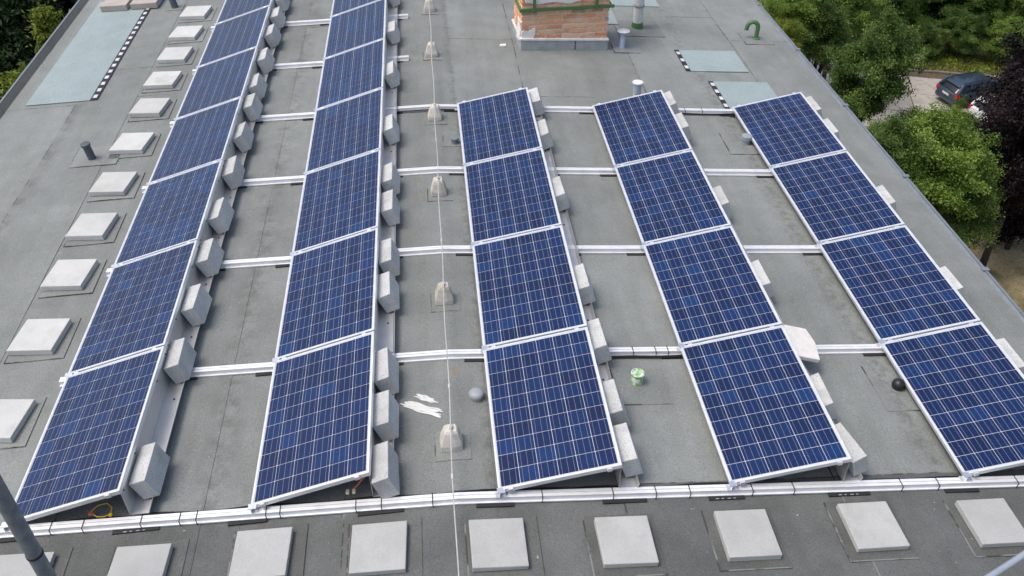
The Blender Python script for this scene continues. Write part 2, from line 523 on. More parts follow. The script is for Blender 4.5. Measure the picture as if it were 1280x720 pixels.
# ------------------------------------------------------------------ panel rows
TILT = R(14.79)
rows_x = [-1.9046, 0.0, 1.93496, 3.81557, 5.83846]
rows_yo = [0.077, 0.0, -0.0756, -0.097, -0.0988]
rows_n = [8, 8, 4, 4, 4]
PW, PL, PITCH, H0 = 0.992, 1.650, 1.670, 0.1106
# shared meshes (panel frame: u = across the tilt, v = along the row, top at 0)
bm = bmesh.new()
for (a, c, d, e) in ((0, .019, 0, PL), (PW - .019, PW, 0, PL), (.019, PW - .019, 0, .019), (.019, PW - .019, PL - .019, PL)):
    box_bm(bm, a, c, d, e, -.038, 0)
frame_me = mesh_from(bm); frame_me.materials.append(M['frame'])
back_me = box(.0185, PW - .0185, .0185, PL - .0185, -.010, -.0042); back_me.materials.append(M['backsheet'])
CU, CV, PU, PV = .1524, .1543, .1568, .1592
bm = bmesh.new()
c_ = .003
pts = [(-CU / 2 + c_, -CV / 2), (CU / 2 - c_, -CV / 2), (CU / 2, -CV / 2 + c_), (CU / 2, CV / 2 - c_), (CU / 2 - c_, CV / 2), (-CU / 2 + c_, CV / 2), (-CU / 2, CV / 2 - c_), (-CU / 2, -CV / 2 + c_)]
a = [bm.verts.new((x, y, 0)) for x, y in pts]
bm.faces.new(a)
a2 = [bm.verts.new((x, y, -.0014)) for x, y in pts]
for k in range(8): bm.faces.new((a[k], a2[k], a2[(k + 1) % 8], a[(k + 1) % 8]))
cell_me = mesh_from(bm); cell_me.materials.append(M['cell'])
clamp_me = box(-.022, .022, -.012, .012, -.030, .006, .003); clamp_me.materials.append(M['alu'])
# low foot bracket: base, upright and hook
bm = bmesh.new()
box_bm(bm, -.045, .055, -.03, .03, 0, .006); box_bm(bm, -.012, -.004, -.03, .03, .006, .052); box_bm(bm, -.034, .030, -.026, .026, .052, .058)
box_bm(bm, .012, .034, -.012, .012, .006, .024)
foot_me = mesh_from(bm); foot_me.materials.append(M['alu'])
bolt_me = lathe([(0, 0), (.009, 0), (.009, .006), (0, .006)], 8, False); bolt_me.materials.append(M['rubber'])

RAILTOP = .058
for r in range(5):
    x0 = rows_x[r]
    s = slope(x0)
    ang = TILT + s
    zlow = roofz(x0) + H0
    # top edge, in world
    xh = x0 + PW * math.cos(ang)
    zh = zlow + PW * math.sin(ang)
    xu = xh - .018 * math.cos(ang)
    th = math.hypot(xh - x0, 0)
    zb = roofz(xh) + RAILTOP                     # tray rests on the rails
    fl = math.tan(s)
    # back sheet, tray, lip as folded profiles in row coordinates
    t = .0025
    dplate = extrude_profile([(xh - .003, zh - .012), (xh - .003 + t, zh - .012), (xh + .004 + t, zb + t), (xh + .004, zb)], 0, PITCH - .012)
    tray = extrude_profile([(xh + .0045 + t, zb), (xh + .0045 + t, zb + t), (xh + .150, zb + t + fl * .15), (xh + .150, zb + fl * .15)], 0, PITCH - .012)
    lip = extrude_profile([(xh + .1505, zb + fl * .15 - .004), (xh + .1505 + t, zb + fl * .15 - .004), (xh + .166 + t, zb + fl * .15 + .052), (xh + .166, zb + fl * .15 + .052)], 0, PITCH - .012)
    for me in (dplate, tray, lip): me.materials.append(M['sheet'])
    for j in range(rows_n[r]):
        y0 = j * PITCH + rows_yo[r]
        root = empty('solar_panel', (x0, y0, zlow), (0, -ang, 0))
        tag(root, 'blue solar panel in the %s row%s, %s' % (ROWN[r], '' if r in (0, 2, 4) else ' from the left', ORD[j]), 'solar panel', 'solar panels on the roof')
        obj('frame', frame_me, None, root)
        bs = obj('back_sheet', back_me, None, root)
        for cu in range(6):
            for cv in range(10):
                obj('cell', cell_me, None, bs, ((PW - 5 * PU) / 2 + cu * PU, (PL - 9 * PV) / 2 + cv * PV, -.0026))
        for u in (.10, PW - .10):
            obj('clamp', clamp_me, None, root, (u, -.0075 if j == 0 else -.01, 0))
        if j == rows_n[r] - 1:
            for u in (.10, PW - .10): obj('clamp', clamp_me, None, root, (u, PL + .008, 0))
        ft = obj('foot_bracket', foot_me, None, root)
        mw = Matrix.Translation((x0 + .02, y0 - .01, roofz(x0) + RAILTOP + .004)) @ Euler((0, -s, 0)).to_matrix().to_4x4()
        ft.matrix_basis = (Matrix.Translation((x0, y0, zlow)) @ Euler((0, -ang, 0)).to_matrix().to_4x4()).inverted() @ mw
        df = empty('wind_deflector', (0, y0 + .004, 0))
        df.location = (xh, y0 + .004, zb)
        tag(df, 'metal wind deflector tray behind the %s row%s, %s' % (ROWN[r], '' if r in (0, 2, 4) else ' from the left', ORD[j]), 'deflector', 'wind deflectors behind the panels')
        for nm, me in (('back_plate', dplate), ('tray', tray), ('lip', lip)):
            obj(nm, me, None, df, (-xh, 0, -zb))
        for k, yy in enumerate((.05, .42, 1.25, 1.6)):
            obj('bolt', bolt_me, None, df, (.0035, yy, zh - zb - .06), (0, R(90), 0))
            if k in (1, 2): obj('bolt', bolt_me, None, df, (.10, yy, .003 + fl * .1), (0, -s, 0))

# ------------------------------------------------------------------ ballast blocks leaning in the trays
BL = [[0.21, 1.52, 2.32, 3.11, 3.90, 4.85, 5.74, 6.58, 7.20, 8.09, 9.02, 9.76, 10.5],
      [-.03, .56, 1.09, 2.24, 2.80, 3.76, 4.36, 5.60, 7.23, 8.77, 10.33],
      [.03, .55, 1.37, 2.24, 3.94, 5.37, 6.30],
      [-.09, .56, 2.26, 3.75, 5.59, 6.24],
      [.97, 2.13, 3.76, 5.48, 6.13]]
for r in range(5):
    x0 = rows_x[r]; s = slope(x0); ang = TILT + s
    xh = x0 + PW * math.cos(ang)
    for k, y in enumerate(BL[r]):
        L = .385 + rng.uniform(-.012, .012)
        me = box(0, .141, 0, L, 0, .216, .0035, 1, .006)
        twist = {(3, 0): .20}.get((r, k), rng.uniform(-.015, .015))
        tlt = R(21) + rng.uniform(-.05, .05)
        zb = roofz(xh) + RAILTOP + .006
        o = obj('concrete_block', me, 'block', None, (xh + .083 + (.03 if (r, k) == (3, 0) else 0), y, zb), (0, 0, 0))
        o.rotation_euler = (Matrix.Rotation(twist, 3, 'Z') @ Matrix.Rotation(-tlt, 3, 'Y')).to_euler()
        if (r, k) == (3, 0): o.location.y += .04
        tag(o, 'grey ballast block behind the %s panel row%s, %s' % (ROWN[r], '' if r in (0, 2, 4) else ' from the left', ORD[k]), 'block', 'ballast blocks behind the panel rows')
# a thin broken slab lying across the tray of the fourth row
x0 = rows_x[3]; xh = x0 + PW * math.cos(TILT + slope(x0))
bm = bmesh.new()
out = [(-.14, -.205), (.135, -.215), (.15, .02), (.10, .19), (-.13, .20)]
va = [bm.verts.new((x, y, 0)) for x, y in out]; vb = [bm.verts.new((x, y, .05)) for x, y in out]
bm.faces.new(va[::-1]); bm.faces.new(vb)
for k in range(5): bm.faces.new((va[k], va[(k + 1) % 5], vb[(k + 1) % 5], vb[k]))
bmesh.ops.bevel(bm, geom=bm.edges[:], offset=.006, segments=1, affect='EDGES')
o = obj('broken_slab', mesh_from(bm), 'plaster', None, (xh + .155, 1.44, roofz(xh) + .20), (R(4), R(13), R(-4)))
tag(o, 'thin pale slab with a cut corner tipped across the fourth row tray', 'slab')

# ------------------------------------------------------------------ rails
rp = [(-.040, 0), (.036, 0), (.036, .058), (.010, .058), (.010, .046), (.003, .046), (.003, .058), (-.026, .058), (-.026, .012), (-.040, .012)]
def rail_y(x):
    return (-.036 - .0405 * (x - .5)) if x < XR else (-.0815 - .011 * (x - XR))
def rail_piece(xa, xb, y):
    # profile runs along x: profile x -> world y
    ya, yb = y + rail_y(xa + 1e-4), y + rail_y(xb - 1e-4)
    bm = bmesh.new()
    A = [bm.verts.new((xa, ya + px, roofz(xa) + pz + .010)) for px, pz in rp]
    B = [bm.verts.new((xb, yb + px, roofz(xb) + pz + .010)) for px, pz in rp]
    n = len(rp)
    for k in range(n): bm.faces.new((A[k], A[(k + 1) % n], B[(k + 1) % n], B[k]))
    bm.faces.new(A[::-1]); bm.faces.new(B)
    return mesh_from(bm)
RN = ['foremost, running under all five panel rows', 'second from the front', 'third from the front', 'fourth from the front', 'fifth from the front',
      'sixth from the front, under the two left rows', 'seventh from the front, under the two left rows', 'eighth from the front, under the two left rows', 'farthest, under the two left rows']
ties = {0: [-1.55, -1.30, -.85, -.55, -.42, .12, .23, .82, 1.02, 1.42, 2.28, 2.85, 3.20, 3.48, 4.00, 4.35, 5.28, 5.60, 6.3, 6.75],
        1: [3.36, 3.58, 3.70], 4: [5.15, 5.4]}
for j in range(9):
    y = j * PITCH
    xe = 7.0 if j <= 4 else 1.285
    root = empty('mounting_rail', (XR, y, 0))
    tag(root, 'silver mounting rail across the roof, ' + RN[j], 'rail', 'mounting rails across the roof')
    off = -Vector(root.location)
    obj('profile', rail_piece(-1.985, min(XR, xe) - .0004, y), 'rail', root, off)
    if xe > XR: obj('profile', rail_piece(XR + .0004, xe, y), 'rail', root, off)
    for r in range(5 if j <= 4 else 2):
        for xx, w in ((rows_x[r] + (.07 if r == 0 else -.03), .22 if r == 0 else .30), (rows_x[r] + PW * .957 + .06, .36)):
            yy = y + rail_y(xx)
            me = box(-w / 2, w / 2, -.075, .055, 0, .009)
            p_ = obj('rubber_pad', me, 'rubber', root, Vector((xx, yy, roofz(xx) + .0095)) + off, rooftilt(xx))
            p_.location.z -= .0005
            if j == 0 and (r + int(w * 50)) % 3 == 0:      # worn white print on the pad edge
                for k in range(4):
                    obj('pad_print', box(-.016, .012 - .01 * (k % 2), -.004, .004, 0, .0012), 'greypipe', p_, (-.08 + .05 * k, -.066, .0092))
    for xx in ties.get(j, []):
        yy = y + rail_y(xx)
        bm = bmesh.new()
        for bx in ((-.0035, .0035, -.049, .049, .0585, .0615), (-.0035, .0035, -.049, -.0455, .0, .0585), (-.0035, .0035, .0455, .049, .0, .0585)): box_bm(bm, *bx)
        obj('cable_tie', mesh_from(bm), 'cable', root, Vector((xx, yy, roofz(xx) + .0105)) + off, rooftilt(xx))

def cable(name, pts, r, mat, label, cat='cable', group=None, seg=6):
    p0 = Vector(pts[0])
    o = obj(name, tube([Vector(p) - p0 for p in pts], r, seg), mat, None, p0)
    tag(o, label, cat, group)
    return o
pts = [(x / 10, .062 + rail_y(x / 10) + .008 * math.sin(x * .9), roofz(x / 10) + .028 + .012 * math.sin(x * .37)) for x in range(-20, 71)]
cable('cable', pts, .009, 'cable', 'black cable lying behind the foremost mounting rail')
pts = [(x / 10, .080 + rail_y(x / 10) + .012 * math.sin(x * .7 + 1), roofz(x / 10) + .020) for x in range(-8, 40)]
cable('cable', pts, .007, 'cable', 'thinner black cable behind the foremost rail under the left and middle rows')
pts = [(x / 10, PITCH - .058 + rail_y(x / 10) + .004 * math.sin(x), roofz(x / 10) + .030) for x in range(31, 40)]
cable('cable', pts, .013, 'cable', 'thick black cable along the second rail between middle and fourth rows')
pts = [(x / 10, 4 * PITCH - .055 + rail_y(x / 10), roofz(x / 10) + .045 - .02 * math.sin((x - 49) / 11 * 3.14)) for x in range(48, 60)]
cable('cable', pts, .011, 'cable', 'black cable sagging before the far rail between fourth and rightmost rows')
pts = [(x / 10, 4 * PITCH - .055 + rail_y(x / 10), roofz(x / 10) + .035) for x in range(11, 20)]
cable('cable', pts, .009, 'cable', 'black cable before the far rail crossing the ridge wire')
# yellow loop under the leftmost front panel and orange plug lead under the second
z = roofz(-1.1)
lead = empty('cable', (-1.20, .12, z + .055))
lead.scale = (.8, .8, .8)
tag(lead, 'looped yellow lead with plug under the front leftmost panel', 'cable')
obj('lead', tube([(-.07, .0, .02), (-.02, -.03, .0), (.05, -.035, .0), (.105, -.01, .005), (.11, .05, .03), (.06, .09, .05), (-.02, .07, .05), (-.08, .02, .03)], .0055, 6), 'yellow', lead)
obj('plug', box(.095, .125, -.04, -.005, -.008, .016, .003), 'yellow', lead)
obj('plug', box(-.10, -.06, -.02, .02, .012, .034, .003), 'orange', lead)
z = roofz(.75)
lead = empty('cable', (.80, .08, z + .10))
tag(lead, 'orange lead with two cream plugs below the front panel of the second row', 'cable')
obj('lead', tube([(.10, .05, .10), (.06, .02, .06), (.02, 0, .02), (-.01, -.02, 0)], .007, 6), 'orange', lead)
for dx in (-.05, .0): obj('plug', box(dx - .012, dx + .014, -.05, -.015, -.012, .016, .003), 'cream', lead)

# ------------------------------------------------------------------ ridge wire on concrete supports
sup_y = [-1.55, .52, 2.44, 4.46, 6.34, 8.40, 10.22, 12.2]
SN = ['hidden below the picture', 'nearest the camera', 'second from the front', 'third from the front', 'fourth from the front', 'fifth from the front', 'sixth from the front', 'seventh from the front']
wpts = []
for i, y in enumerate(sup_y):
    x = 1.59 + (y - .5) * .006
    b_, t_ = .098, .055
    bm = bmesh.new()
    lv = [(b_, 0), (b_ * .97, .05), (t_ * 1.1, .165), (t_ * .85, .185)]
    rings = []
    for q, (w, z) in enumerate(lv):
        ring = []
        for k in range(12):
            a = 2 * math.pi * k / 12 + math.pi / 12
            sq = 1 / max(abs(math.cos(a)), abs(math.sin(a)))
            rr = w * (0.6 * sq + 0.4) * (1 + rng.uniform(-.02, .02))
            ring.append(bm.verts.new((rr * math.cos(a), rr * math.sin(a), z)))
        rings.append(ring)
    for A, B in zip(rings, rings[1:]):
        for k in range(12): bm.faces.new((A[k], A[(k + 1) % 12], B[(k + 1) % 12], B[k]))
    bm.faces.new(rings[0][::-1]); bm.faces.new(rings[-1])
    root = empty('wire_support', (x, y, roofz(x) + .015), (0, 0, rng.uniform(-.06, .06)))
    tag(root, 'weathered concrete support block under the ridge wire, ' + SN[i], 'wire support', 'concrete supports of the ridge wire')
    obj('base', mesh_from(bm), 'cone', root)
    obj('wire_holder', box(-.012, .012, -.02, .02, .186, .212, .002), 'wire', root)
    felt_patch(x + .01, y - .02, .30, .33, mat='felt')
    wpts.append((x, y, roofz(x) + .226))
full = []
for (a, c) in zip([(1.57, -3.1, .20)] + wpts, wpts + [(1.68, 15, .2)]):
    for k in range(8):
        f = k / 8
        p_ = Vector(a).lerp(Vector(c), f)
        p_.z -= .05 * 4 * f * (1 - f) * .5
        p_.x += .006 * math.sin(f * 6.28)
        full.append(p_)
wire = empty('lightning_wire', (1.6, 0, .2))
tag(wire, 'thin pale lightning conductor wire running along the roof ridge', 'wire')
obj('strand', tube([p_ - Vector(wire.location) for p_ in full], .0052, 6), 'wire', wire)
for y in (1.02, 3.15, -.10, 5.3):
    q = min(full, key=lambda p_: abs(p_.y - y))
    obj('joint_clip', lathe([(.004, -.03), (.011, -.026), (.011, .026), (.004, .03)], 8), 'wire', wire, q - Vector(wire.location), (R(90), 0, 0))

# ------------------------------------------------------------------ chimney
CX0, CX1, CY0, CY1 = 3.02, 4.41, 8.70, 9.45
CZ = roofz(3.7)
ch = empty('chimney', ((CX0 + CX1) / 2, (CY0 + CY1) / 2, CZ), (0, 0, R(3.5)))
tag(ch, 'brick chimney stack with green iron bands on a felt-wrapped base', 'chimney')
hw, hd = (CX1 - CX0) / 2, (CY1 - CY0) / 2
HB = .16
def shear(me):
    for v in me.vertices: v.co.z -= SL * 1.15 * v.co.x
    return me
obj('felt_base', shear(box(-hw - .015, hw + .015, -hd - .02, hd + .02, -.12, HB, .01)), 'base_grey', ch)
obj('bitumen_seam', shear(box(.165, .176, -hd - .026, -hd - .0195, -.05, HB - .002)), 'bitumen', ch)
core = obj('mortar_core', box(-hw + .012, hw - .012, -hd + .012, hd - .012, HB - .08, 1.50), 'mortar', ch)
obj('flashing', shear(box(-hw - .028, hw + .020, -hd - .036, hd + .036, HB + .001, HB + .036, .006)), 'whitepaint', ch)
cz0, chh = HB - .035, .0775
bricks = {}
def brick(w, d):
    k = (round(w, 3), round(d, 3))
    if k not in bricks:
        bricks[k] = [box(-w / 2, w / 2, -d / 2, d / 2, 0, .0595, .006, 1, .003) for _ in range(3)]
        for q in bricks[k]: q.materials.append(M['brick'])
    return rng.choice(bricks[k])
for cs in range(18):
    z = cz0 + cs * chh
    for sgn in (-1, 1):                          # long faces
        x = -hw + .003 - (.13 if cs % 2 else 0)
        while x < hw - .02:
            a, c = max(x, -hw + .003), min(x + .243, hw - .003)
            if c - a > .05:
                o = obj('brick', brick(c - a, .09), None, ch, ((a + c) / 2, sgn * (hd - .045) + rng.uniform(-.003, .003), z))
            x += .262
        y = -hd + .095 - (.12 if cs % 2 == 0 else 0)
        while y < hd - .1:                       # short faces
            a, c = max(y, -hd + .095), min(y + .243, hd - .095)
            if c - a > .05:
                o = obj('brick', brick(.09, c - a), None, ch, (sgn * (hw - .045) + rng.uniform(-.003, .003), (a + c) / 2, z))
            y += .262
# smeared plaster on the near left corner and on the higher courses
def blob(pts, y, th=.012):
    bm = bmesh.new()
    va = [bm.verts.new((x, y, z)) for x, z in pts]; vb = [bm.verts.new((x * .99 , y - th, z)) for x, z in pts]
    bm.faces.new(va); bm.faces.new(vb[::-1]); n = len(pts)
    for k in range(n): bm.faces.new((va[k], vb[k], vb[(k + 1) % n], va[(k + 1) % n]))
    return mesh_from(bm)
obj('plaster', blob([(-hw + .0, .205), (-hw + .17, .205), (-hw + .21, .28), (-hw + .22, .38), (-hw + .20, .40), (-hw + .12, .34), (-hw + .03, .36), (-hw, .33)], -hd + .004), 'plaster', ch)
obj('plaster', blob([(-hw + .05, .80), (-hw + .25, .76), (-hw + .5, .79), (-hw + .75, .75), (-hw + .95, .80), (-hw + .9, 1.0), (-hw + .5, 1.05), (-hw + .05, .98)], -hd + .004), 'plaster', ch)
pm = box(-.013, .004, -hd + .02, -hd + .30, .16, .46, .004, 1, .03)
obj('plaster', pm, 'plaster', ch, (-hw - .001, 0, 0))
for z in (.66, 1.22):
    bm = bmesh.new()
    e = .035
    box_bm(bm, -hw - e, hw + e + .03, -hd - e, -hd - .003, z, z + .045)
    box_bm(bm, -hw - e, hw + e + .03, hd + .003, hd + e, z, z + .045)
    box_bm(bm, -hw - e, -hw - .003, -hd - .003, hd + .003, z + .001, z + .044)
    box_bm(bm, hw + .003, hw + e, -hd - .003, hd + .003, z + .001, z + .044)
    obj('iron_band', mesh_from(bm), 'green', ch)
for x in (-hw + .19, hw - .22):
    obj('iron_strap', box(x - .022, x + .022, -hd - .045, -hd - .0355, .64, 1.34), 'green', ch)
obj('crown', box(-hw - .06, hw + .06, -hd - .06, hd + .06, 1.51, 1.60, .01), 'plaster', ch)

# ------------------------------------------------------------------ vents and pipes
def vent(name, x, y, parts, label, cat='vent pipe', patch=None, tilt=(0, 0, 0)):
    root = empty(name, (x, y, roofz(x) + .006), tilt)
    tag(root, label, cat)
    for nm, me, mat, *loc in parts: obj(nm, me, mat, root, loc[0] if loc else None)
    if name == 'roof_vent' and 'splashed' in label: root.scale = (.78, .78, .85)
    if patch: felt_patch(x + patch[2], y + patch[3], patch[0], patch[1], mat='felt', dz=.0125)
    return root
vent('vent_pipe', 4.70, 8.82, [('pipe', lathe([(.055, 0), (.046, .02), (.046, .25), (.03, .27)], 18), 'bluepipe'), ('cap', lathe([(.02, .262), (.10, .275), (.105, .285), (.06, .302), (.0, .31)], 22), 'whitepaint'),
     ('cap_strut', box(-.05, -.038, -.01, .01, .24, .28), 'darkpipe'), ('cap_strut', box(.038, .05, -.01, .01, .24, .28), 'darkpipe')],
     'slim blue-grey vent pipe with wide mushroom cap beside the chimney', patch=(.42, .42, .05, 0))
vent('vent_pipe', 4.545, 6.98, [('pipe', lathe([(.045, 0), (.045, .10), (.058, .105), (.060, .25)], 18), 'bluepipe'), ('foot', lathe([(.05, 0), (.05, .08), (.04, .09)], 18), 'cream'), ('cap', lathe([(.058, .252), (.078, .258), (.078, .272), (.0, .285)], 22), 'whitepaint')],
     'blue-grey vent pipe with white cap behind the far end of fourth row')
vent('vent_pipe', 5.13, 9.68, [('base', lathe([(.10, 0), (.098, .06), (.09, .10)], 12), 'green'), ('pipe', lathe([(.082, .05), (.080, 1.2), (.07, 1.21)], 20), 'plaster'), ('clamp', lathe([(.084, .36), (.09, .37), (.09, .40), (.084, .41)], 16), 'greypipe')],
     'tall off-white pipe with green base behind the mushroom vent', patch=(.7, .7, .05, -.05))
# green gooseneck
pts = [(0, 0, 0), (0, 0, .20)] + [(-.09 + .09 * math.cos(a), 0, .20 + .09 * math.sin(a)) for a in [k * math.pi / 8 for k in range(1, 9)]] + [(-.185, 0, .15)]
vent('vent_pipe', 7.10, 9.30, [('flange', lathe([(.07, 0), (.068, .02), (.04, .03)], 14), 'green'), ('bend', tube(pts, .036, 12), 'green')], 'green gooseneck vent pipe near the right roof edge', patch=(.5, .5, 0, 0), tilt=(0, 0, R(-10)))
vent('vent_pipe', -2.85, 6.03, [('pipe', lathe([(.055, 0), (.05, .03), (.05, .20), (.062, .205), (.062, .235), (.03, .24)], 16), 'darkpipe')], 'short dark grey pipe stub among the left slabs', patch=(.60, .5, .05, .05), tilt=(R(4), R(-6), 0))
vent('vent_pipe', -2.82, 11.30, [('pipe', lathe([(.065, 0), (.06, .02), (.055, .30), (.04, .31)], 16), 'darkpipe')], 'dark pipe at the far left, beyond the slab column', patch=(.3, .3, 0, 0), tilt=(0, R(-8), 0))
vent('roof_vent', 3.325, 1.19, [('cup', lathe([(.072, 0), (.070, .07), (.062, .09), (.05, .10), (.048, .125)], 20), 'greenwhite'), ('rim', lathe([(.045, .126), (.078, .132), (.080, .146), (.066, .150), (.060, .140), (.0, .138)], 22), 'greenwhite')],
     'green and white splashed vent cup between middle and fourth rows', 'vent cup', patch=(.50, .46, .03, -.06))
vent('roof_vent', 1.835, 1.05, [('cap', lathe([(.062, 0), (.062, .03), (.068, .032), (.068, .055), (.055, .072), (.025, .082), (.0, .083)], 20), 'greypipe')], 'round grey vent cap beside the front of the middle row', 'vent cap')
vent('roof_vent', 5.80, 1.03, [('cap', lathe([(.046, 0), (.054, .015), (.062, .045), (.052, .08), (.025, .10), (.0, .104)], 20), 'black')], 'black domed vent cap beside the rightmost row', 'vent cap', patch=(.56, .60, .05, 0))
vent('roof_vent', 5.79, 5.70, [('pipe', lathe([(.06, 0), (.055, .06), (.07, .065), (.07, .12), (.05, .125)], 16), 'greypipe')], 'short grey vent stub tucked beside the far rightmost panel', 'vent cap', patch=(.6, .6, 0, 0))
vent('roof_vent', 1.86, 5.66, [('pipe', lathe([(.05, 0), (.045, .05), (.055, .055), (.055, .08), (.03, .085)], 16), 'zinc')], 'small pale vent stub left of the far middle panel', 'vent cap', patch=(.3, .4, 0, .1))
vent('rag', 2.78, 8.80, [('body', box(-.06, .04, -.03, .02, 0, .03, .006, 1, .008), 'plaster')], 'small white scrap lying by the chimney corner', 'scrap')

# white paint smears beside the second row
def smear(p0, p1, width, n, dz, label):
    """one paint stroke: a bundle of brush streaks with ragged ends"""
    p0, p1 = Vector(p0), Vector(p1)
    d = (p1 - p0).normalized(); w = Vector((-d.y, d.x))
    root = Vector((p0.x, p0.y, roofz(p0.x) + dz))
    bm = bmesh.new()
    rr = random.Random(n)
    for k in range(n):
        off = (k / (n - 1) - .5) * width
        a, c = p0 + d * rr.uniform(-.02, .07), p1 + d * rr.uniform(-.07, .03)
        hw_ = width / n * rr.uniform(.62, .95)
        st = []
        for i in range(9):
            q = a.lerp(c, i / 8) + w * (off + .006 * math.sin(i * 1.3 + k))
            hh = hw_ * (.35 if i in (0, 8) else rr.uniform(.7, 1.15))
            st.append([bm.verts.new(Vector((v.x, v.y, roofz(v.x) + dz + .0004 * (k % 2))) - root) for v in (q - w * hh, q + w * hh)])
        for A, B in zip(st, st[1:]): bm.faces.new((A[0], B[0], B[1], A[1]))
    e = [x for x in bm.edges if x.is_boundary]
    r = bmesh.ops.extrude_edge_only(bm, edges=e)
    for v in r['geom']:
        if isinstance(v, bmesh.types.BMVert): v.co.z -= .002
    tag(obj('paint_smear', mesh_from(bm), 'whitepaint', None, root), label, 'paint mark')
smear((1.16, 1.06), (1.52, .865), .075, 6, .0145, 'long white paint smear on the felt beside the second row')
smear((1.29, 1.135), (1.50, 1.00), .040, 4, .0125, 'shorter white paint smear just behind the long one')

# ------------------------------------------------------------------ mast and handrail in the foreground
mast = empty('mast', (-1.21, -.72, roofz(-1.21)), (R(0), R(0), 0))
tag(mast, 'grey steel mast rising at the near left corner of the picture', 'mast')
top = Vector((-.12, .12, 2.6))
obj('pole', tube([Vector((0, 0, 0)), top * .5, top], .052, 18), 'mast', mast)
obj('foot_plate', box(-.12, .12, -.12, .12, 0.012, .026, .003), 'mast', mast)
for f in (.27,):
    q = top * f
    obj('clamp_band', lathe([(.053, -.012), (.056, -.010), (.056, .010), (.053, .012)], 18), 'rubber', mast, q)
hr = empty('handrail', (5.05, -1.60, roofz(5.05)))
tag(hr, 'pale tubular handrail crossing the near right corner', 'handrail')
d = Vector((.34, .15, 0)).normalized()
for z in (1.0,):
    c0 = Vector((4.94, -1.645, z)) - Vector(hr.location)
    obj('rail_tube', tube([c0 - d * .45, c0 + d * 1.2], .021, 12), 'alu', hr)
for k in (-.42, 1.15):
    q = Vector((4.94, -1.645, 0)) + d * k
    obj('post', tube([Vector((q.x, q.y, roofz(q.x) + .01)) - Vector(hr.location), Vector((q.x, q.y, .985)) - Vector(hr.location)], .019, 12), 'alu', hr)
    obj('foot_plate', box(-.06, .06, -.06, .06, 0.014, .024), 'alu', hr, Vector((q.x, q.y, roofz(q.x))) - Vector(hr.location))
#@@GROUND
# ------------------------------------------------------------------ ground, yard, kerb
m, nt, b = newmat('lawn_and_soil'); P = pos(nt)
n1 = noise(nt, .22, 5, .6, P); n2 = noise(nt, 5, 5, .7, P)
c = ramp(nt, n1, [(.38, (.045, .060, .022)), (.52, (.10, .095, .045)), (.66, (.20, .155, .085))])
c = mixc(nt, .8, c, ramp(nt, n2, [(.3, (.55,)*3), (.5, (1,)*3), (.75, (1.45,)*3)]), 'MULTIPLY')
nt.links.new(c, b.inputs['Base Color']); b.inputs['Roughness'].default_value = .95
bump(nt, b, n2, 1, .08)
M['lawn'] = m
m, nt, b = newmat('dry_lawn'); P = pos(nt)
n1 = noise(nt, .6, 5, .65, P); n2 = noise(nt, 9, 4, .7, P)
c = ramp(nt, n1, [(.32, (.13, .115, .05)), (.5, (.33, .26, .135)), (.68, (.46, .37, .22))])
c = mixc(nt, .8, c, ramp(nt, n2, [(.3, (.5,)*3), (.5, (1,)*3), (.75, (1.5,)*3)]), 'MULTIPLY')
nt.links.new(c, b.inputs['Base Color']); b.inputs['Roughness'].default_value = .95
M['drylawn'] = m
M['paving'] = concrete('yard_concrete', (.33, .31, .27), (.45, .425, .375), 1.2, rnd=.12, stain=(.25, .225, .19))
M['kerbstone'] = concrete('kerb_concrete', (.17, .145, .12), (.26, .225, .19), 3, rnd=.2)
M['soil'] = plain('brown_soil', (.105, .075, .05), .95, 0, .4, 3)
GZ = -18.0
bm = bmesh.new()
box_bm(bm, -400, 400, -300, 600, GZ - .5, GZ)
tag(obj('ground', mesh_from(bm), 'lawn'), kind='structure')
def flat_poly(pts, z, th=.02):
    bm = bmesh.new()
    va = [bm.verts.new((x, y, z)) for x, y in pts]; vb = [bm.verts.new((x, y, z - th)) for x, y in pts]
    bm.faces.new(va); bm.faces.new(vb[::-1])
    for k in range(len(pts)): bm.faces.new((va[k], vb[k], vb[(k + 1) % len(pts)], va[(k + 1) % len(pts)]))
    return mesh_from(bm)
tag(obj('lawn', flat_poly([(15, 12), (40, 12), (40, 31), (30, 33), (22, 30), (15, 24)], GZ + .02), 'drylawn'), kind='structure')
HA = R(20)
yd = empty('yard', (31.5, 39.5, GZ), (0, 0, -R(17)))
tag(yd, kind='structure')
obj('joint_bed', box(-8.0, 9.0, -6.5, 4.9, -.3, .004), 'soil', yd)
pav = [box(-1.46, 1.46, -1.21, 1.21, 0, .05, .012, 1, .012) for _ in range(4)]
for q in pav: q.materials.append(M['paving'])
for i in range(5):
    for k in range(4):
        obj('paving_slab', pav[(i * 3 + k) % 4], None, yd, (-6.3 + i * 2.98 + .25 * (k % 2), -4.5 + k * 2.47, .0), (rng.uniform(-.004, .004), rng.uniform(-.004, .004), rng.uniform(-.006, .006)))
kb = empty('kerb', (33.5, 44.2, GZ), (0, 0, -R(17)))
tag(kb, kind='structure')
km = [box(-.49, .49, -.09, .09, -.1, .15, .02, 1, .012) for _ in range(3)]
for q in km: q.materials.append(M['kerbstone'])
for i in range(13): obj('kerb_stone', km[i % 3], None, kb, (-6 + i * 1.0, rng.uniform(-.02, .02), rng.uniform(-.02, .02)), (0, 0, rng.uniform(-.02, .02)))

